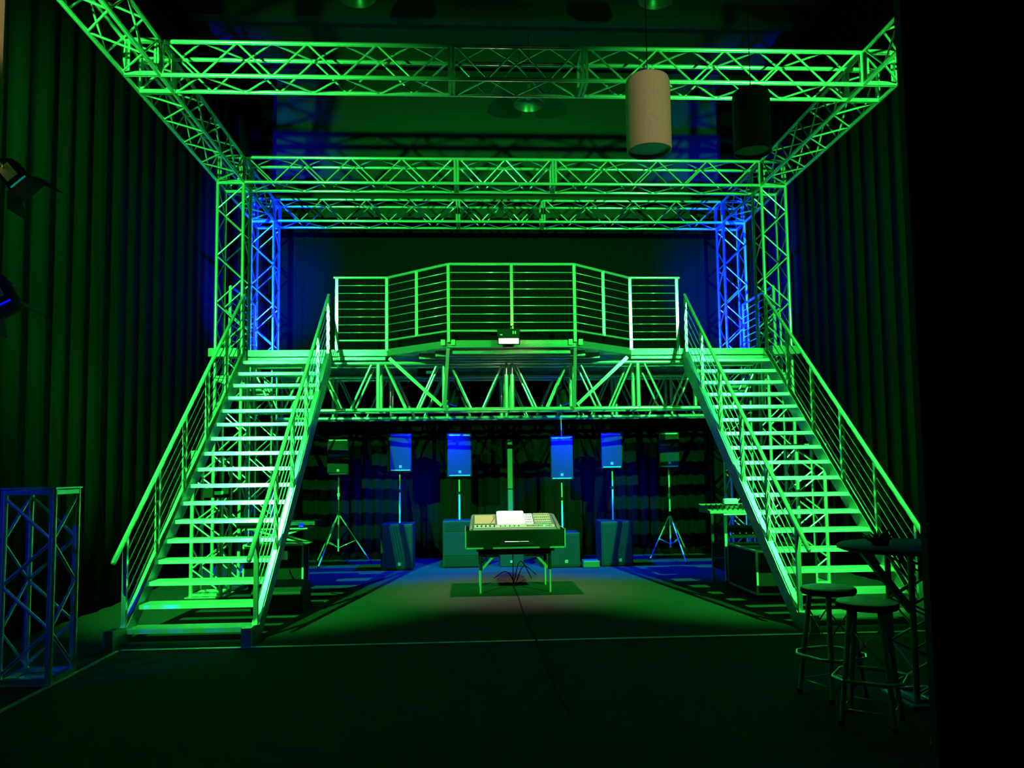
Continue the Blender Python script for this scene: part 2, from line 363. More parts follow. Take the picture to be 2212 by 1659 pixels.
# sloping underside trays of the balcony
m = MB()
for k in range(3):
    y0 = 11.22 + k * .24; m.bx(XC - .84 - k * .25, XC + .84 + k * .25, y0, y0 + .07, 3.26 - .0 * k, 3.33)
m.build('balcony_joist', ALU2, bal)
for sd in (-1, 1):
    MB().sq((XC + sd * .90, 11.14, 3.34), (XC + sd * .98, 11.93, 2.55), .045, .045).build('knee_brace', STEEL, bal)
    MB().sq((XC + sd * 1.80, 11.93, 3.30), (XC + sd * 1.02, 11.93, 2.58), .05, .05).build('knee_brace', ALU, bal)
m = MB()
for x, y in ((-.9, 11.1), (.9, 11.1)): m.bx(XC + x - .10, XC + x - .04, y - .03, y + .0, ZD - .07, ZD + .01); m.bx(XC + x + .04, XC + x + .10, y - .03, y + .0, ZD - .07, ZD + .01)
m.build('post_bracket', ALU, bal)

# guard rails
def rail(label, a, b, mids=(), ends=(True, True), z0=ZD - .03, h=1.08, wires=7, over=(0, 0), group='guard rails round the deck'):
    t = thing('guard_rail', label, 'railing', (*a, ZD), group)
    A, B = Vector((*a, 0)), Vector((*b, 0)); d = (B - A).normalized()
    zt = ZD + h
    MB().tube(A + Vector((0, 0, zt)) - d * over[0], B + Vector((0, 0, zt)) + d * over[1], .021, 10).build('handrail', ALU, t)
    ps = ([0.0] if ends[0] else []) + list(mids) + ([1.0] if ends[1] else [])
    for q in ps:
        p = A.lerp(B, q); lo = z0 if q in (0.0, 1.0) else ZD + .12
        MB().sq(p + Vector((0, 0, lo)), p + Vector((0, 0, zt)), .042, .042).build('post', ALU, t)
    MB().tube(A + Vector((0, 0, ZD + .13)), B + Vector((0, 0, ZD + .13)), .016, 8).build('bottom_rail', ALU, t)
    for i in range(wires):
        z = ZD + .13 + (h - .13) * (i + 1) / (wires + 1)
        MB().tube(A + Vector((0, 0, z)), B + Vector((0, 0, z)), .0065, 6).build('wire', ALU, t)
rail('guard rail panel at the head of the left stairs, facing the viewer', (XC - 2.57, 11.86), (XC - 1.83, 11.86), over=(.05, 0))
rail('slanting guard rail on the left flank of the balcony', (XC - 1.82, 11.86), (XC - .90, 11.07), (.5,), (False, False))
rail('wide guard rail along the front of the balcony, above the white flood light', (XC - .89, 11.06), (XC + .89, 11.06), (.5,))
rail('slanting guard rail on the right flank of the balcony', (XC + .90, 11.07), (XC + 1.84, 11.86), (.5,), (False, False))
rail('guard rail panel at the head of the right stairs, facing the viewer', (XC + 1.85, 11.86), (XC + 2.57, 11.86), over=(0, .05))
rail('blue-lit guard rail at the left edge of the deck, between the left towers', (XC - 4.30, 12.42), (XC - 4.30, 13.84), (.5,))
rail('blue-lit guard rail at the right edge of the deck, between the right towers', (XC + 4.30, 12.42), (XC + 4.30, 13.84), (.5,))

# ================================================================ stairs
def zt(y): return .831 * (y - 7.70) - .06
def stair(sd, sn):
    t = thing('staircase', 'green-lit open-riser aluminium staircase with wire railings on the %s side of the stage' % sn, 'staircase', (XC + sd * 3.31, 7.7, 0), 'the two staircases')
    xi, xo = XC + sd * 2.69, XC + sd * 3.935
    for x in (xi, xo):
        poly = [(7.66, 0.0), (7.66, .17), (7.80, .17), (7.86, zt(7.86)), (11.90, zt(11.90)), (11.90, zt(11.90) - .30), (8.02, 0.0)]
        poly[3] = (7.95, zt(7.95) + .0)
        MB().prism(poly, 'x', x - .036, x + .036).build('stringer', ALU2, t)
        MB().bx(x - .045, x + .045, 7.62, 7.66, 0, .175).build('foot', STEEL, t)
    for k in range(1, 18):
        y = 7.70 + .2339 * k; z = -.109 + .1943 * k
        MB().bx(min(xi, xo) + .03, max(xi, xo) - .03, y, y + .25, z, z + .042).build('tread', TREAD, t)
    for x, side in ((xi, 'inner'), (xo, 'outer')):
        ya, yb = 7.70, 11.86
        h = MB(); h.tube((x, ya, zt(7.70) + .85), (x, yb, zt(yb) + .85), .024, 12).lathe([(0.001, -.024), (.017, -.017), (.024, 0), (.017, .017), (0.001, .024)], (x, ya, zt(7.70) + .85), 12)
        hr = h.build('handrail', ALU, t)
        for i in range(6):
            y = 7.96 + .775 * i
            MB().sq((x, y, zt(y) - .01), (x, y, zt(y) + .84), .042, .042, (0, 1, 0)).build('post', ALU, hr)
        for i in range(5):
            dz = .85 * (i + 1) / 6.2
            MB().tube((x, 7.96, zt(7.96) + dz), (x, 7.96 + .775 * 5, zt(7.96 + .775 * 5) + dz), .0065, 6).build('wire', ALU, hr)
    return t
stair(-1, 'left'); stair(1, 'right')

# ================================================================ loudspeakers
def speaker(label, x, y, z0, z1, wd, rot, dep=.36, edge=None):
    t = thing('loudspeaker', label, 'loudspeaker', (x, y, z0), 'pole-mounted loudspeakers')
    h = z1 - z0; R = Matrix.Rotation(rot, 3, 'Z')
    def bar(*pts): return [Vector((x, y, 0)) + R @ Vector((p[0], p[1], 0)) for p in pts]
    foot = bar((-wd / 2, -dep * .25), (wd / 2, -dep * .25), (wd / 2, dep * .35), (wd * .28, dep * .75), (-wd * .28, dep * .75), (-wd / 2, dep * .35))
    MB().prism([(p.x, p.y) for p in foot], 'z', z0, z1).build('cabinet', CAB, t, .012)
    c = Vector((x, y, 0)) + R @ Vector((0, -dep * .25 - .008, 0))
    MB().box((c.x, c.y, (z0 + z1) / 2), (wd - .03, .014, h - .05), rot).build('grille', GRILLE, t, .004)
    c2 = Vector((x, y, 0)) + R @ Vector((0, -dep * .25 - .017, 0))
    MB().box((c2.x, c2.y, z0 + .09), (.045, .006, .045), rot).build('badge', BADGE, t)
    for zz in (z0 + .03, z1 - .03): MB().box((c2.x, c2.y, zz), (wd - .06, .008, .014), rot).build('trim_strip', STEEL, t)
sp = [('loudspeaker on the tripod furthest left, dim green', -2.32, 14.25, 1.55, 2.2, .37, .12),
      ('blue-lit loudspeaker on a pole, second from left', -1.18, 13.5, 1.60, 2.24, .38, .25),
      ('blue-green loudspeaker on a pole left of the narrow column speaker', -.18, 13.65, 1.50, 2.24, .41, .12),
      ('bright blue loudspeaker on a pole right of the narrow column speaker', 1.56, 13.5, 1.43, 2.17, .38, -.08),
      ('blue-edged loudspeaker on a pole, second from right', 2.44, 13.55, 1.61, 2.22, .36, -.25),
      ('loudspeaker on the tripod furthest right, dim green', 3.51, 13.9, 1.61, 2.24, .34, -.15)]
for s_ in sp: speaker(*s_)
def sub(label, x0, x1, y, h, slot=False, dep=.6):
    t = thing('subwoofer', label, 'subwoofer', ((x0 + x1) / 2, y, 0), 'subwoofers on the stage floor')
    xm = (x0 + x1) / 2; wd = x1 - x0
    MB().bx(x0, x1, y, y + dep, 0.012, h).build('cabinet', CAB, t, .012)
    if slot:
        MB().bx(x0 + .02, x1 - .02, y - .014, y, .2, h - .2).build('grille', GRILLE, t, .004)
        MB().bx(x0 + .03, x1 - .03, y - .01, y, .03, .18).build('vent', BLACK, t)
        MB().bx(x0 + .03, x1 - .03, y - .01, y, h - .18, h - .03).build('vent', BLACK, t)
    else:
        MB().bx(x0 + .02, x1 - .02, y - .014, y, .04, h - .04).build('grille', GRILLE, t, .004)
        MB().bx(xm + .02, xm + .07, y - .02, y - .014, .08, .13).build('badge', BADGE, t)
    m = MB()
    for a in (x0 + .05, x1 - .05):
        for b in (y + .05, y + dep - .05): m.tube((a, b, 0), (a, b, .014), .02, 8)
    m.build('rubber_foot', RUBB, t)
sub('tall subwoofer with blue-lit top under the second loudspeaker from left', -1.46, -.94, 13.2, .75)
sub('largest subwoofer, with a dark slot above and below, left behind the keyboard', -.46, .17, 13.4, .78, True)
sub('low subwoofer with a small badge, just right behind the keyboard', 1.25, 1.80, 13.15, .57)
sub('tall subwoofer with blue-lit top under the second loudspeaker from right', 2.16, 2.69, 13.2, .74)
def pole(label, x, y, z0, z1, top=None):
    t = thing('speaker_pole', label, 'speaker pole', (x, y, z0), 'poles between subwoofers and loudspeakers')
    MB().tube((x, y, z0), (x, y, z0 + (z1 - z0) * .62), .0175, 10).build('outer_tube', STEEL, t)
    MB().tube((x, y, z0 + (z1 - z0) * .62), (x, y, z1), .0135, 10).build('inner_tube', STEEL, t)
    m = MB(); m.tube((x, y, z0 + (z1 - z0) * .60), (x, y, z0 + (z1 - z0) * .66), .026, 10); m.tube((x - .05, y, z0 + (z1 - z0) * .63), (x, y, z0 + (z1 - z0) * .63), .010, 8)
    m.build('clamp_knob', BLACK, t)
pole('thin pole on the left tall subwoofer, second from left', -1.18, 13.55, .75, 1.60)
pole('thin green-lit pole rising from the largest subwoofer', -.18, 13.70, .78, 1.50)
pole('thin pole behind the right end of the keyboard', 1.56, 13.55, .57, 1.43)
pole('thin dark pole on the right tall subwoofer', 2.44, 13.60, .74, 1.61)
def tripod(label, x, y, z1, hub, feet):
    t = thing('speaker_tripod', label, 'tripod stand', (x, y, 0), 'tripod speaker stands')
    MB().tube((x, y, .22), (x, y, z1), .0175, 10).build('pole', ALU, t)
    MB().tube((x, y, hub - .03), (x, y, hub + .05), .032, 12).build('collar', BLACK, t)
    MB().tube((x, y, hub + .30), (x, y, hub + .36), .027, 12).build('height_collar', STEEL, t)
    for fx, fy in feet:
        lg = MB().tube((x, y, hub), (fx, fy, .02), .013, 8).build('leg', ALU, t)
        MB().tube((fx, fy, 0), (fx, fy, .035), .017, 8).build('rubber_foot', RUBB, lg)
        a = Vector((x, y, .28)); b = Vector((x, y, hub)).lerp(Vector((fx, fy, .02)), .55)
        MB().tube(a, b, .008, 6).build('strut', ALU, t)
tripod('tripod speaker stand at far left, right of the left staircase', -2.32, 14.30, 1.55, .88, [(-2.56, 13.72), (-1.78, 14.45), (-2.75, 14.65)])
tripod('bright green-lit tripod speaker stand at far right', 3.51, 13.95, 1.61, .80, [(3.16, 14.05), (3.62, 13.36), (3.95, 14.45)])
# narrow column loudspeaker standing on its bass box
t = thing('column_speaker', 'narrow upright green column loudspeaker on a small bass box behind the keyboard', 'loudspeaker', (.69, 13.45, 0))
MB().bx(.49, .89, 13.4, 13.85, 0.0, .275).build('bass_box', GRILLE, t, .02)
MB().bx(.66, .71, 13.385, 13.40, .07, .11).build('badge', BADGE, t)
MB().bx(.642, .728, 13.55, 13.63, .275, 1.28).build('spacer_column', COLM, t, .01)
MB().bx(.640, .728, 13.54, 13.64, 1.29, 2.13).build('speaker_column', COLM, t, .01)
tag(MB().bx(1.83, 2.11, 13.05, 13.3, 0, .12).build('floor_box', COLM, bevel=.02), 'small low box on the blue-lit floor between the two right subwoofers', 'box')
# thin rigging wire above the fourth loudspeaker
tag(MB().path([(1.58, 13.62, 2.17), (1.575, 13.62, 2.50)], .008).build('rigging_rod', STEEL), 'thin rod between the girder and the bright blue loudspeaker', 'rod')

# ================================================================ keyboard workstation
t = thing('folding_table', 'low folding table with bright-edged metal legs under the mixing console', 'table', (.59, 10.95, 0))
MB().bx(.08, 1.10, 10.52, 11.34, .545, .585).build('tabletop', CASEBL, t, .008)
MB().bx(.12, 1.06, 10.56, 11.30, .50, .545).build('apron', CASEBL, t)
for x in (.13, 1.045):
    for y in (10.60, 11.29):
        lg = MB().tube((x, y, .30), (x, y, .52), .019, 10).build('leg', BLACK, t)
        MB().tube((x, y, 0), (x, y, .32), .0145, 10).build('leg_extension', ALU, lg)
    sx = 1 if x < .5 else -1
    for y in (10.62, 11.27): MB().sq((x + sx * .01, y, .30), (x + sx * .20, y, .505), .012, .03).build('strut', ALU, t)
t = thing('flight_case', 'open black flight case with bright metal edges holding the console, on the folding table', 'flight case', (.585, 10.95, .588))
x0, x1, y0, y1, z0, z1 = -.06, 1.235, 10.46, 11.40, .588, .83
m = MB(); m.bx(x0, x1, y0, y1, z0, z0 + .02); m.bx(x0, x1, y0, y0 + .015, z0, z1 - .005); m.bx(x0, x1, y1 - .015, y1, z0, z1); m.bx(x0, x0 + .015, y0, y1, z0, z1); m.bx(x1 - .015, x1, y0, y1, z0, z1)
m.build('case_body', CASEBL, t)
m = MB()
for x in (x0, x1): m.bx(x - .008, x + .008, y0 - .012, y0 + .01, z0, z1 - .01); m.bx(x - .01, x + .01, y0, y1, z1 - .012, z1)
m.bx(x0, .18, y0 - .012, y0 + .01, z0, z0 + .02); m.bx(.275, .92, y0 - .012, y0 + .01, z0, z0 + .02); m.bx(1.02, x1, y0 - .012, y0 + .01, z0, z0 + .02)
m.build('metal_edge', ALU, t)
m = MB(); m.bx(.17, .29, y0 - .018, y0, z0 - .002, z0 + .03); m.bx(.905, 1.035, y0 - .018, y0, z0 - .002, z0 + .03); m.build('latch', BLACK, t)
m = MB(); m.bx(.38, .83, y0 - .012, y0, z0 + .045, z0 + .085); m.build('handle_dish', CAB, t)
m = MB(); m.tube((.45, y0 - .022, z0 + .088), (.76, y0 - .022, z0 + .088), .006, 8); m.tube((.45, y0 - .022, z0 + .088), (.45, y0, z0 + .088), .006, 8); m.tube((.76, y0 - .022, z0 + .088), (.76, y0, z0 + .088), .006, 8)
m.build('handle', ALU, t)
# the console: wedge body with rounded cheeks
t = thing('mixing_console', 'brightly lit mixing console with a white screen and rows of knobs, in the open case', 'mixing console', (.58, 10.9, .70))
yf, yb, zf, zb = 10.50, 11.08, .845, 1.005
def zs(y): return zf + (zb - zf) * (y - yf) / (yb - yf)
MB().prism([(yf - .03, .80), (yf - .035, .83), (yf - .02, .848), (yf, zf), (yb, zb), (yb + .04, .97), (yb + .05, .62), (yf, .62), (yf, .77)], 'x', .03, 1.135).build('body', SHADEPAN, t, .01)
for xa, xb, sx in ((-.015, .03, 1), (1.135, 1.18, -1)):
    MB().prism([(yf - .03, .80), (yf - .02, .85), (yf + .05, .885), (yb - .1, 1.0), (yb + .02, .99), (yb + .04, .70), (yf, .70)], 'x', xa, xb).taper(.585, yf, .10).build('side_cheek', SHADEPAN, t, .012)
tl = math.atan2(zb - zf, yb - yf)
def slab(xa, xb, ya, yb_, th, m_, nm, par=t, bev=0):
    yc = (ya + yb_) / 2; L = (yb_ - ya) / math.cos(tl)
    return MB().box(((xa + xb) / 2, yc, zs(yc) + th / 2), (xb - xa, L, th), 0, tl).build(nm, m_, par, bev)
slab(.055, 1.11, 10.52, 10.62, .006, PANEL, 'knob_strip')
slab(.06, .33, 10.66, 11.0, .012, BEIGE, 'touch_panel')
slab(.74, .84, 10.64, 11.04, .012, WHITE, 'button_panel')
bpn = slab(.86, 1.08, 10.64, 11.04, .012, PANEL, 'fader_panel')
scr = MB().box((.545, 10.83, .972), (.34, .43, .012), 0, .33).build('screen', SCREEN, t, .004)
MB().box((.545, 10.835, .960), (.37, .455, .014), 0, .33).build('screen_bezel', WHITE, t, .004)
m = MB()
for i in range(6): m.box((.46 + i * .033, 10.72, .944), (.02, .03, .004), 0, .33)
m.build('screen_icons', TAN, scr)
def knob(x, y, r, h, mt, par, n=10):
    z = zs(y); d = Vector((0, -math.sin(tl), math.cos(tl)))
    MB().tube(Vector((x, y, z)), Vector((x, y, z)) + d * h, r, n).build('knob', mt, par)
for i in range(10): knob(.065 + i * .028, 10.565, .009, .022, BLACK if i % 2 else WHITE, t)
for i in range(9): knob(.40 + i * .030, 10.565, .009, .022, WHITE if i % 2 else BEIGE, t)
for i in range(14): knob(.755 + i * .0245, 10.565, .009, .022, TAN if i % 3 else BEIGE, t) if i != 9 else None
lab(MB().box((.975, 10.565, zs(10.565) + .012), (.018, .02, .02)).build('indicator', CYANL, t), 'glowing pale blue button')
for r_ in range(4):
    for i in range(4):
        yy = 10.69 + r_ * .1
        MB().box((.755 + i * .022, yy, zs(yy) + .016), (.012, .03, .010), 0, tl).build('button', BLACK, bpn if False else t)
for r_ in range(4):
    for i in range(8):
        yy = 10.69 + r_ * .1
        MB().box((.875 + i * .027, yy, zs(yy) + .018), (.018, .05, .014), 0, tl).build('button', BEIGE, t)
lab(MB().path([(.30, 11.0, .99), (.32, 10.9, .975), (.31, 10.8, .945), (.27, 10.66, .90)], .003, 6).build('cable_loop', BLACK, t), 'thin dark cable over the beige panel')
# cables dropping from the case to the floor
m = MB()
for pts in ([(.60, 11.38, .62), (.595, 11.30, .2), (.59, 11.2, .012)], [(.9, 11.9, .012), (.72, 11.6, .30), (.62, 11.36, .08), (.59, 11.2, .012)], [(.35, 12.0, .012), (.50, 11.7, .14), (.58, 11.3, .10), (.59, 11.2, .012)], [(1.0, 12.3, .012), (.78, 11.8, .2), (.64, 11.3, .05), (.59, 11.2, .012)]):
    m.path(pts, .007, 6)
tag(m.build('cable_bundle', RUBB), 'black cables gathering on the floor behind the folding table', 'cable')
tag(MB().path([(.59, 11.18, .008), (.60, 10.2, .008), (.59, 9.2, .008), (.60, 8.0, .008), (.605, 7.68, .008), (.61, 7.56, .018), (.61, 7.0, .008), (.615, 6.2, .008), (.64, 5.4, .008)], .008, 6).build('floor_cable', RUBB), 'thin dark cable running along the floor towards the viewer', 'cable')

# ================================================================ white flood light on the balcony
t = thing('flood_light', 'glowing white flood light hanging on the front of the balcony', 'stage light', (.56, 11.0, 3.40))
MB().bx(.40, .715, 10.985, 11.045, 3.475, 3.575).build('housing', BLACK, t, .008)
MB().bx(.415, .70, 10.93, 11.04, 3.43, 3.475).build('heat_sink', BLACK, t)
fl = MB().box((.557, 10.955, 3.405), (.27, .02, .105), 0, -.5).build('led_panel', LEDM, t)
MB().box((.557, 10.972, 3.415), (.31, .02, .15), 0, -.5).build('lamp_frame', BLACK, t)
m = MB(); m.bx(.615, .628, 10.975, 10.984, 3.50, 3.54); m.bx(.645, .658, 10.975, 10.984, 3.50, 3.54); m.build('connector', WHITE, t)
MB().bx(.44, .47, 10.978, 10.986, 3.48, 3.495).build('label_plate', WHITE, t)
m = MB(); m.path([(.60, 11.0, 3.57), (.61, 10.99, 3.62), (.64, 10.99, 3.60), (.65, 10.98, 3.54)], .005, 6); m.path([(.56, 11.0, 3.57), (.57, 11.02, 3.60), (.60, 11.04, 3.62)], .008, 6)
m.build('cable', BLACK, t)
lamp('flood_light_beam', 'SPOT', (.56, 10.85, 3.38), (.58, 10.95, 0), (1.0, .84, .64), 800, 66, .9, .05)

# ================================================================ lamps under the deck
def par(label, x, y, z, aim, lens=BLUEL, r=.10, L=.24, par_=None, group=None, light=None, extra=None, hook=True):
    d = (Vector(aim) - Vector((x, y, z))).normalized(); c = Vector((x, y, z))
    t = thing('stage_lamp', label, 'stage light', (x, y, z), group)
    u = d.orthogonal().normalized()
    MB().tube(c - d * L / 2, c + d * L / 2, r * .8, 16, r).build('lamp_can', BLACK, t)
    MB().tube(c + d * (L / 2 + .001), c + d * (L / 2 + .012), r * .9, 16).build('lens', lens, t)
    if hook:
        m = MB(); sx = Vector((1, 0, 0)); m.path([c - sx * (r + .01), c - sx * (r + .01) + Vector((0, 0, .16)), c + sx * (r + .01) + Vector((0, 0, .16)), c + sx * (r + .01)], .008, 6); m.tube(c + Vector((0, 0, .16)), (c.x, c.y, 3.332), .012, 8)
        m.build('yoke', BLACK, t)
    if light:
        w_, sz = light; o = c + d * (L / 2 + .03); lamp('blue_beam', 'SPOT', o, o + d, BLUE, w_, sz, .6, .06)
    return t
par('blue stage lamp hung below the deck, left of centre', -.22, 12.95, 2.80, (-.85, 13.6, .9), r=.075, light=(3000, 104), group='blue lamps under the deck')
par('blue stage lamp hung below the deck, right of centre', 1.54, 12.95, 2.80, (2.15, 13.6, .9), r=.075, light=(3000, 104), group='blue lamps under the deck')
# lamps at the far left edge
def edge_lamp(label, c, d, k, lens):
    c = Vector(c); d = Vector(d).normalized(); t = thing('stage_lamp', label, 'stage light', tuple(c), 'lamps at the left edge of the view')
    n = Vector((0, -1, 0)); side = d.cross(n).normalized(); n = side.cross(d).normalized()
    MB().tube(c - d * .15 * k, c + d * .10 * k, .085 * k, 16, .11 * k).build('lamp_can', BLACK, t)
    m = MB(); m.tube(c - d * .19 * k, c - d * .15 * k, .05 * k, 12)
    for q in (-.10, -.05): m.tube(c + d * q * k, c + d * (q + .012) * k, .10 * k, 16)
    m.build('cooling_rib', BLACK, t)
    MB().sq(c - d * .09 * k + n * .100 * k, c + d * .05 * k + n * .112 * k, .10 * k, .004, n).build('sticker', PINK, t)
    a = c + d * .115 * k
    MB().sq(a - side * .11 * k, a + side * .11 * k, .22 * k, .014 * k, d).build('gel_frame', BLACK, t)
    MB().sq(a - side * .085 * k + n * .112 * k, a + side * .06 * k + n * .112 * k, .035 * k, .01 * k, d).build('gel_edge', lens, t)
    for q, w_ in ((side, n), (-side, n), (n, side)):
        b = a + q * .11 * k; e = b + d * .14 * k + q * .07 * k
        m = MB(); th = q * .004
        vs = [b - w_ * .10 * k, b + w_ * .10 * k, e + w_ * .15 * k, e - w_ * .15 * k]; vs += [v + th for v in vs]
        m.add(vs, [(0, 1, 2, 3), (7, 6, 5, 4), (0, 4, 5, 1), (1, 5, 6, 2), (2, 6, 7, 3), (3, 7, 4, 0)]); m.build('barn_door', BARN if q is n else BLACK, t)
    MB().path([c - d * .05 * k + n * .12 * k, c - d * .30 * k + n * .10 * k, Vector((-2.50, c.y, c.z + .10))], .006, 6).build('yoke', ALU, t)
BARN = mat('dark_blue_enamel', (.004, .01, .05), .7, spec=.05)
edge_lamp('upper of two black stage lamps at the left edge, with a pale sticker', (-2.30, 4.1, 3.12), (.62, -.05, -.70), .62, GEL)
edge_lamp('lower of two stage lamps at the left edge, with a blue barn door', (-2.345, 4.1, 2.51), (.45, -.05, -.85), .62, BLUEL)
t = thing('lamp_pole', 'upright pole at the left edge that carries the two stage lamps', 'pole', (-2.53, 4.1, 0))
MB().tube((-2.53, 4.1, .01), (-2.53, 4.1, 4.0), .02, 10).build('pole', STEEL, t)
MB().box((-2.53, 4.1, .01), (.4, .4, .02)).build('base_plate', STEEL, t)
lamp('blue_beam', 'SPOT', (-2.26, 4.0, 2.75), (-2.3, 4.1, 2.45), BLUE, .35, 90, .5, .02)
tag(MB().lathe([(.001, -.04), (.025, -.03), (.034, 0), (.025, .03), (.012, .045), (.001, .047)], (-2.43, 4.0, 3.18), 16).build('warm_bulb', WARML), 'small glowing warm bulb at the left edge beside the upper stage lamp', 'lamp')

# ================================================================ pendants and ceiling domes
def pendant(label, x, y, zb, zt_, r, mt, inner):
    t = thing('pendant_lamp', label, 'pendant lamp', (x, y, zb))
    pr = [(r - .012, zb + .02), (r - .012, zb), (r, zb), (r, zt_ - .07), (r * .985, zt_ - .065), (r * .99, zt_ - .05), (r * .93, zt_ - .02), (r * .75, zt_ - .003), (.001, zt_)]
    MB().lathe(pr, (x, y, 0), 40, False).build('lamp_shade', mt, t)
    MB().lathe([(.001, zb + .02), (r - .013, zb + .02), (r - .013, zb + .03), (.001, zb + .03)], (x, y, 0), 40, False).build('diffuser', inner, t)
    MB().tube((x, y, zt_ - .002), (x, y, zt_ + .05), .012, 8).build('cord_grip', inner, t)
    MB().tube((x, y, zt_ + .04), (x, y, 9.9), .0035, 6).build('cord', RUBB, t)
pendant('cream speckled cylindrical pendant lamp hanging in front of the nearest truss', 1.283, 5.4, 3.83, 4.375, .157, FELT, STEEL)
pendant('black cylindrical pendant hanging right of the cream one', 2.40, 6.4, 4.24, 4.78, .155, FELTB, BLACK)
for (x, y, lb) in ((1.18, 14.58, 'dome lamp under the roof seen just below the nearest truss, at centre'), (-1.59, 11.2, 'dome lamp cut by the top edge of the picture, left of centre'), (2.82, 11.1, 'dome lamp cut by the top edge, right of centre above the cream pendant')):
    t = thing('dome_lamp', lb, 'ceiling lamp', (x, y, 8.5), 'dome lamps under the roof')
    MB().lathe([(.285, 8.5), (.30, 8.51), (.26, 8.62), (.16, 8.74), (.05, 8.78), (.05, 8.9)], (x, y, 0), 32, False).build('reflector', DOMEM, t)
    MB().lathe([(.001, 8.62), (.05, 8.63), (.07, 8.68), (.05, 8.74), (.001, 8.75)], (x, y, 0), 16, False).build('bulb', WHITE, t)
    MB().tube((x, y, 8.88), (x, y, 9.9), .01, 6).build('stem', BLACK, t)

# ================================================================ bar stools and truss table
def stool(label, x, y, rot, dz=0):
    t = thing('bar_stool', label, 'bar stool', (x, y, 0), 'round bar stools')
    st = MB().lathe([(.001, .70), (.15, .70), (.178, .705), (.188, .722), (.186, .742), (.178, .748), (.001, .748)], (x, y, 0), 40, False).build('seat', BLACK, t)
    MB().lathe([(.182, .746), (.178, .751), (.160, .755), (.001, .757)], (x, y, 0), 40, False).build('seat_pad', SEATM, st)
    R = Matrix.Rotation(rot, 3, 'Z')
    def q(r, a, z): v = R @ Vector((r * math.cos(a), r * math.sin(a), z)); return Vector((x, y, 0)) + v
    A = [math.pi / 4 + k * math.pi / 2 for k in range(4)]
    for a in A:
        lg = MB().tube(q(.125, a, .70), q(.215, a, .02), .018, 12, .015).build('leg', STEEL, t)
        MB().tube(q(.217, a, 0), q(.215, a, .03), .018, 10).build('rubber_foot', RUBB, lg)
    def rr(z): return .125 + .09 * (.70 - z) / .68
    pts = []
    for a in A: pts += [q(.235, a - .25, .285), q(.235, a + .25, .285)]
    m = MB(); pts.append(pts[0]); m.path(pts, .011, 8); m.build('foot_ring', ALU, t)
    for i in range(4):
        MB().tube(q(rr(.60), A[i], .60), q(rr(.36), A[(i + 1) % 4], .36), .006, 6).build('cross_brace', ALU, t)
        MB().tube(q(rr(.10), A[i], .10), q(rr(.10), A[(i + 1) % 4], .10), .006, 6).build('stretcher', ALU, t)
    return t
stool('left bar stool with a green-lit round seat, before the right staircase', 2.525, 5.59, .35)
stool('nearer bar stool with a dark round seat, overlapping the left one', 2.50, 4.99, .95)
# truss table half hidden by the dark wall
t = truss('truss_table', 'high round black table on a truss leg, half hidden by the dark wall at right', 'bar table', (2.97, 5.30, 1.02), (0, 0, -1), (1, 0, 0), (0, 1, 0), 1.005, [(0, 1.005, 3)], size=.30, rc=.02, rd=.008, mtl=STEEL)
MB().lathe([(.001, 1.03), (.42, 1.03), (.45, 1.042), (.45, 1.06), (.43, 1.072), (.001, 1.072)], (2.96, 5.30, 0), 48, False).build('tabletop', BLACK, t)
MB().box((3.12, 5.45, .007), (.42, .42, .014)).build('base_plate', STEEL, t)
MB().sq((2.64, 5.30, 1.03), (2.97, 5.31, .62), .045, .045).build('brace', STEEL, t)
m = MB()
for i in range(38):
    a = random.uniform(0, 6.28); e = random.uniform(.2, 1.2); L = random.uniform(.04, .10)
    c = Vector((2.74, 5.25, 1.09)) + Vector((random.uniform(-.05, .05), random.uniform(-.04, .04), random.uniform(0, .02)))
    m.tube(c, c + Vector((math.cos(a) * math.cos(e), math.sin(a) * math.cos(e), math.sin(e))) * L, .009, 5, .002)
m.lathe([(.001, 1.073), (.05, 1.073), (.06, 1.11), (.05, 1.12), (.001, 1.12)], (2.74, 5.25, 0), 12)
tag(m.build('table_plant', BLACK), 'small dark spiky decoration on the half-hidden high table', 'decoration')
# a third stool behind, showing mostly one leg
stool('nearest bar stool, almost wholly hidden behind the dark wall at right', 2.80, 4.47, .75)

# ================================================================ equipment left and right
def case(label, x0, x1, y0, y1, h, lid=None, group='flight cases beside the stage', z0=0.0):
    t = thing('flight_case', label, 'flight case', ((x0 + x1) / 2, (y0 + y1) / 2, z0), group)
    MB().bx(x0, x1, y0, y1, z0 + .10 if z0 == 0 else z0, h).build('case_body', CASEBL, t, .006)
    m = MB(); zb_ = z0 + .10 if z0 == 0 else z0
    for x in (x0, x1):
        for y in (y0, y1): m.bx(x - .012, x + .012, y - .012, y + .012, zb_, h)
    for z in (zb_, h):
        for y in (y0, y1): m.bx(x0, x1, y - .012, y + .012, z - .012, z + .012)
        for x in (x0, x1): m.bx(x - .012, x + .012, y0, y1, z - .012, z + .012)
    m.build('metal_edge', STEEL, t)
    if z0 == 0:
        for x in (x0 + .08, x1 - .08):
            for y in (y0 + .08, y1 - .08): MB().tube((x - .02, y, .045), (x + .02, y, .045), .045, 14).build('castor', RUBB, t)
    m = MB(); m.bx(x0 + .2, x0 + .3, y0 - .02, y0 - .012, h - .2, h - .08); m.bx(x1 - .3, x1 - .2, y0 - .02, y0 - .012, h - .2, h - .08); m.build('latch', ALU, t)
    return t
case('black wheeled flight case under the right staircase', 3.40, 4.12, 9.42, 10.45, .60)
case('black wheeled flight case behind the left staircase, carrying the keyboard', -3.10, -2.30, 10.75 + .45, 11.55, .62)
t = thing('equipment_rack', 'open black equipment rack with a green-lit edge strip beside the right staircase', 'rack', (3.75, 10.9, 0))
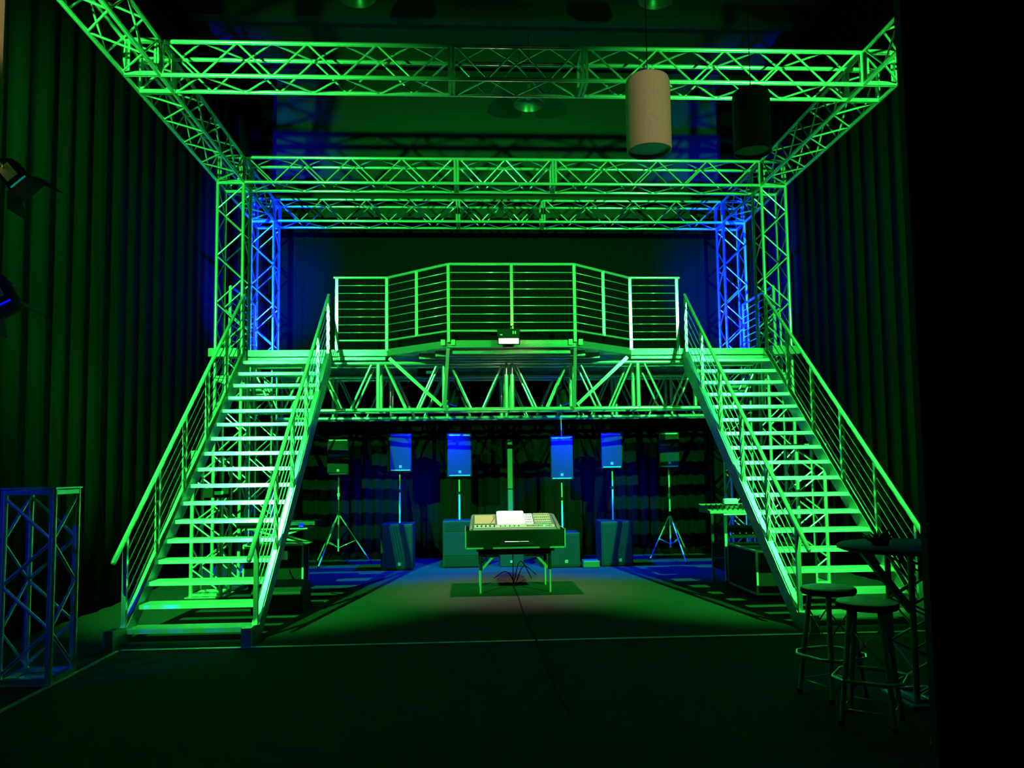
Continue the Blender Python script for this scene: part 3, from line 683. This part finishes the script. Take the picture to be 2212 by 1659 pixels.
for x in (3.42, 4.08):
    for y in (10.62, 11.2): MB().bx(x - .018, x + .018, y - .018, y + .018, 0, .98).build('post', ALU, t)
m = MB(); m.bx(3.40, 4.10, 10.6, 11.22, .96, .985); m.build('top_panel', ALU2, t)
for z in (.2, .42, .66):
    MB().bx(3.44, 4.06, 10.63, 11.2, z, z + .13).build('rack_unit', CASEBL, t)
    m = MB()
    for i in range(6): m.tube((3.52 + i * .09, 10.63, z + .065), (3.52 + i * .09, 10.605, z + .065), .010, 8)
    m.build('rack_knob', ALU, t)
MB().bx(3.47, 3.49, 10.59, 10.60, .70, .74).build('blue_indicator', BLUEL, t)
t = thing('side_mixer', 'small mixer lying tilted on the equipment rack, right of the speakers', 'mixer', (3.5, 10.9, .985))
MB().prism([(10.62, .987), (10.62, 1.02), (11.16, 1.10), (11.16, .987)], 'x', 3.22, 3.86).build('body', PANEL, t, .006)
m = MB()
for r_ in range(3):
    for i in range(8): yy = 10.7 + r_ * .15; zz = 1.02 + .08 * (yy - 10.62) / .54; m.tube((3.28 + i * .07, yy, zz), (3.28 + i * .07, yy, zz + .02), .01, 6)
m.build('knob', BLACK, t)
MB().bx(3.55, 3.75, 11.02, 11.12, 1.085, 1.17).build('meter_box', WHITE, t, .02)
# left: keyboard on its case
t = thing('stage_piano', 'flat keyboard seen from its end, behind the lower half of the left staircase', 'keyboard', (-2.6, 11.2, .86))
MB().bx(-3.15, -2.10, 11.0, 11.42, .865, .95).build('body', CASEBL, t, .01)
MB().bx(-3.10, -2.15, 11.01, 11.16, .951, .958).build('key_bed', WHITE, t)
MB().bx(-3.15, -2.10, 10.985, 10.998, .90, .95).build('front_rail', ALU, t)
m = MB()
for i in range(33):
    if i % 7 not in (2, 6): m.bx(-3.085 + i * .0285, -3.07 + i * .0285, 11.07, 11.16, .958, .967)
m.build('black_keys', BLACK, t)
MB().box((-2.28, 10.98, .90), (.06, .01, .05)).build('blue_indicator', BLUEL, t)
t = thing('keyboard_stand', 'crossed keyboard stand under the flat keyboard behind the left staircase', 'stand', (-2.6, 11.2, 0))
for y in (11.05, 11.38):
    for a, b in ((-2.95, -2.25), (-2.25, -2.95)): MB().sq((a, y + (.02 if a < b else -.02), .645), (b, y + (.02 if a < b else -.02), .85), .025, .025).build('leg', STEEL, t)
MB().bx(-3.0, -2.2, 11.0, 11.42, .845, .862).build('top_bar', STEEL, t)
MB().bx(-3.0, -2.2, 11.0, 11.42, .634, .646).build('bottom_bar', STEEL, t)
# floor monitor wedge right of the left staircase
t = thing('monitor_wedge', 'black floor monitor speaker on the floor just right of the left staircase', 'floor monitor', (-2.2, 9.6, 0))
MB().prism([(9.40, 0), (9.40, .24), (9.62, .36), (9.88, .30), (9.92, 0)], 'x', -2.52, -1.93).build('cabinet', CAB, t, .015)
MB().path([(-2.15, 9.85, .33), (-2.2, 9.95, .42), (-2.18, 10.1, .3), (-2.0, 10.4, .02), (-1.7, 10.6, .012)], .009, 6).build('cable', RUBB, t)
tag(MB().path([(-1.65, 10.62, .01), (-1.9, 11.0, .01), (-1.6, 11.4, .01), (-1.3, 12.2, .01)], .008, 6).build('floor_cable', RUBB), 'short dark cable on the floor behind the floor monitor', 'cable')
# dimmer packs
for (x, y, z, lb) in ((-3.30, 10.66, 1.38, 'black dimmer pack with a small green display on the short tower under the left stairs'),
                      (-.66, 12.70, 3.20, 'black dimmer pack with a small green display hung below the deck left of centre')):
    t = thing('dimmer_pack', lb, 'dimmer pack', (x, y, z), 'dimmer packs')
    MB().box((x, y, z), (.32, .09, .17)).build('housing', CASEBL, t, .005)
    MB().bx(x - .02, x + .09, y - .05, y - .045, z - .045, z + .0).build('display', DISPL, t)
    m = MB()
    for i in range(4): m.box((x - .12 + i * .07, y - .048, z + .05), (.04, .006, .012))
    m.build('label_print', STEEL, t)
for o in bpy.data.objects:
    if '_b' in o: del o['_b']
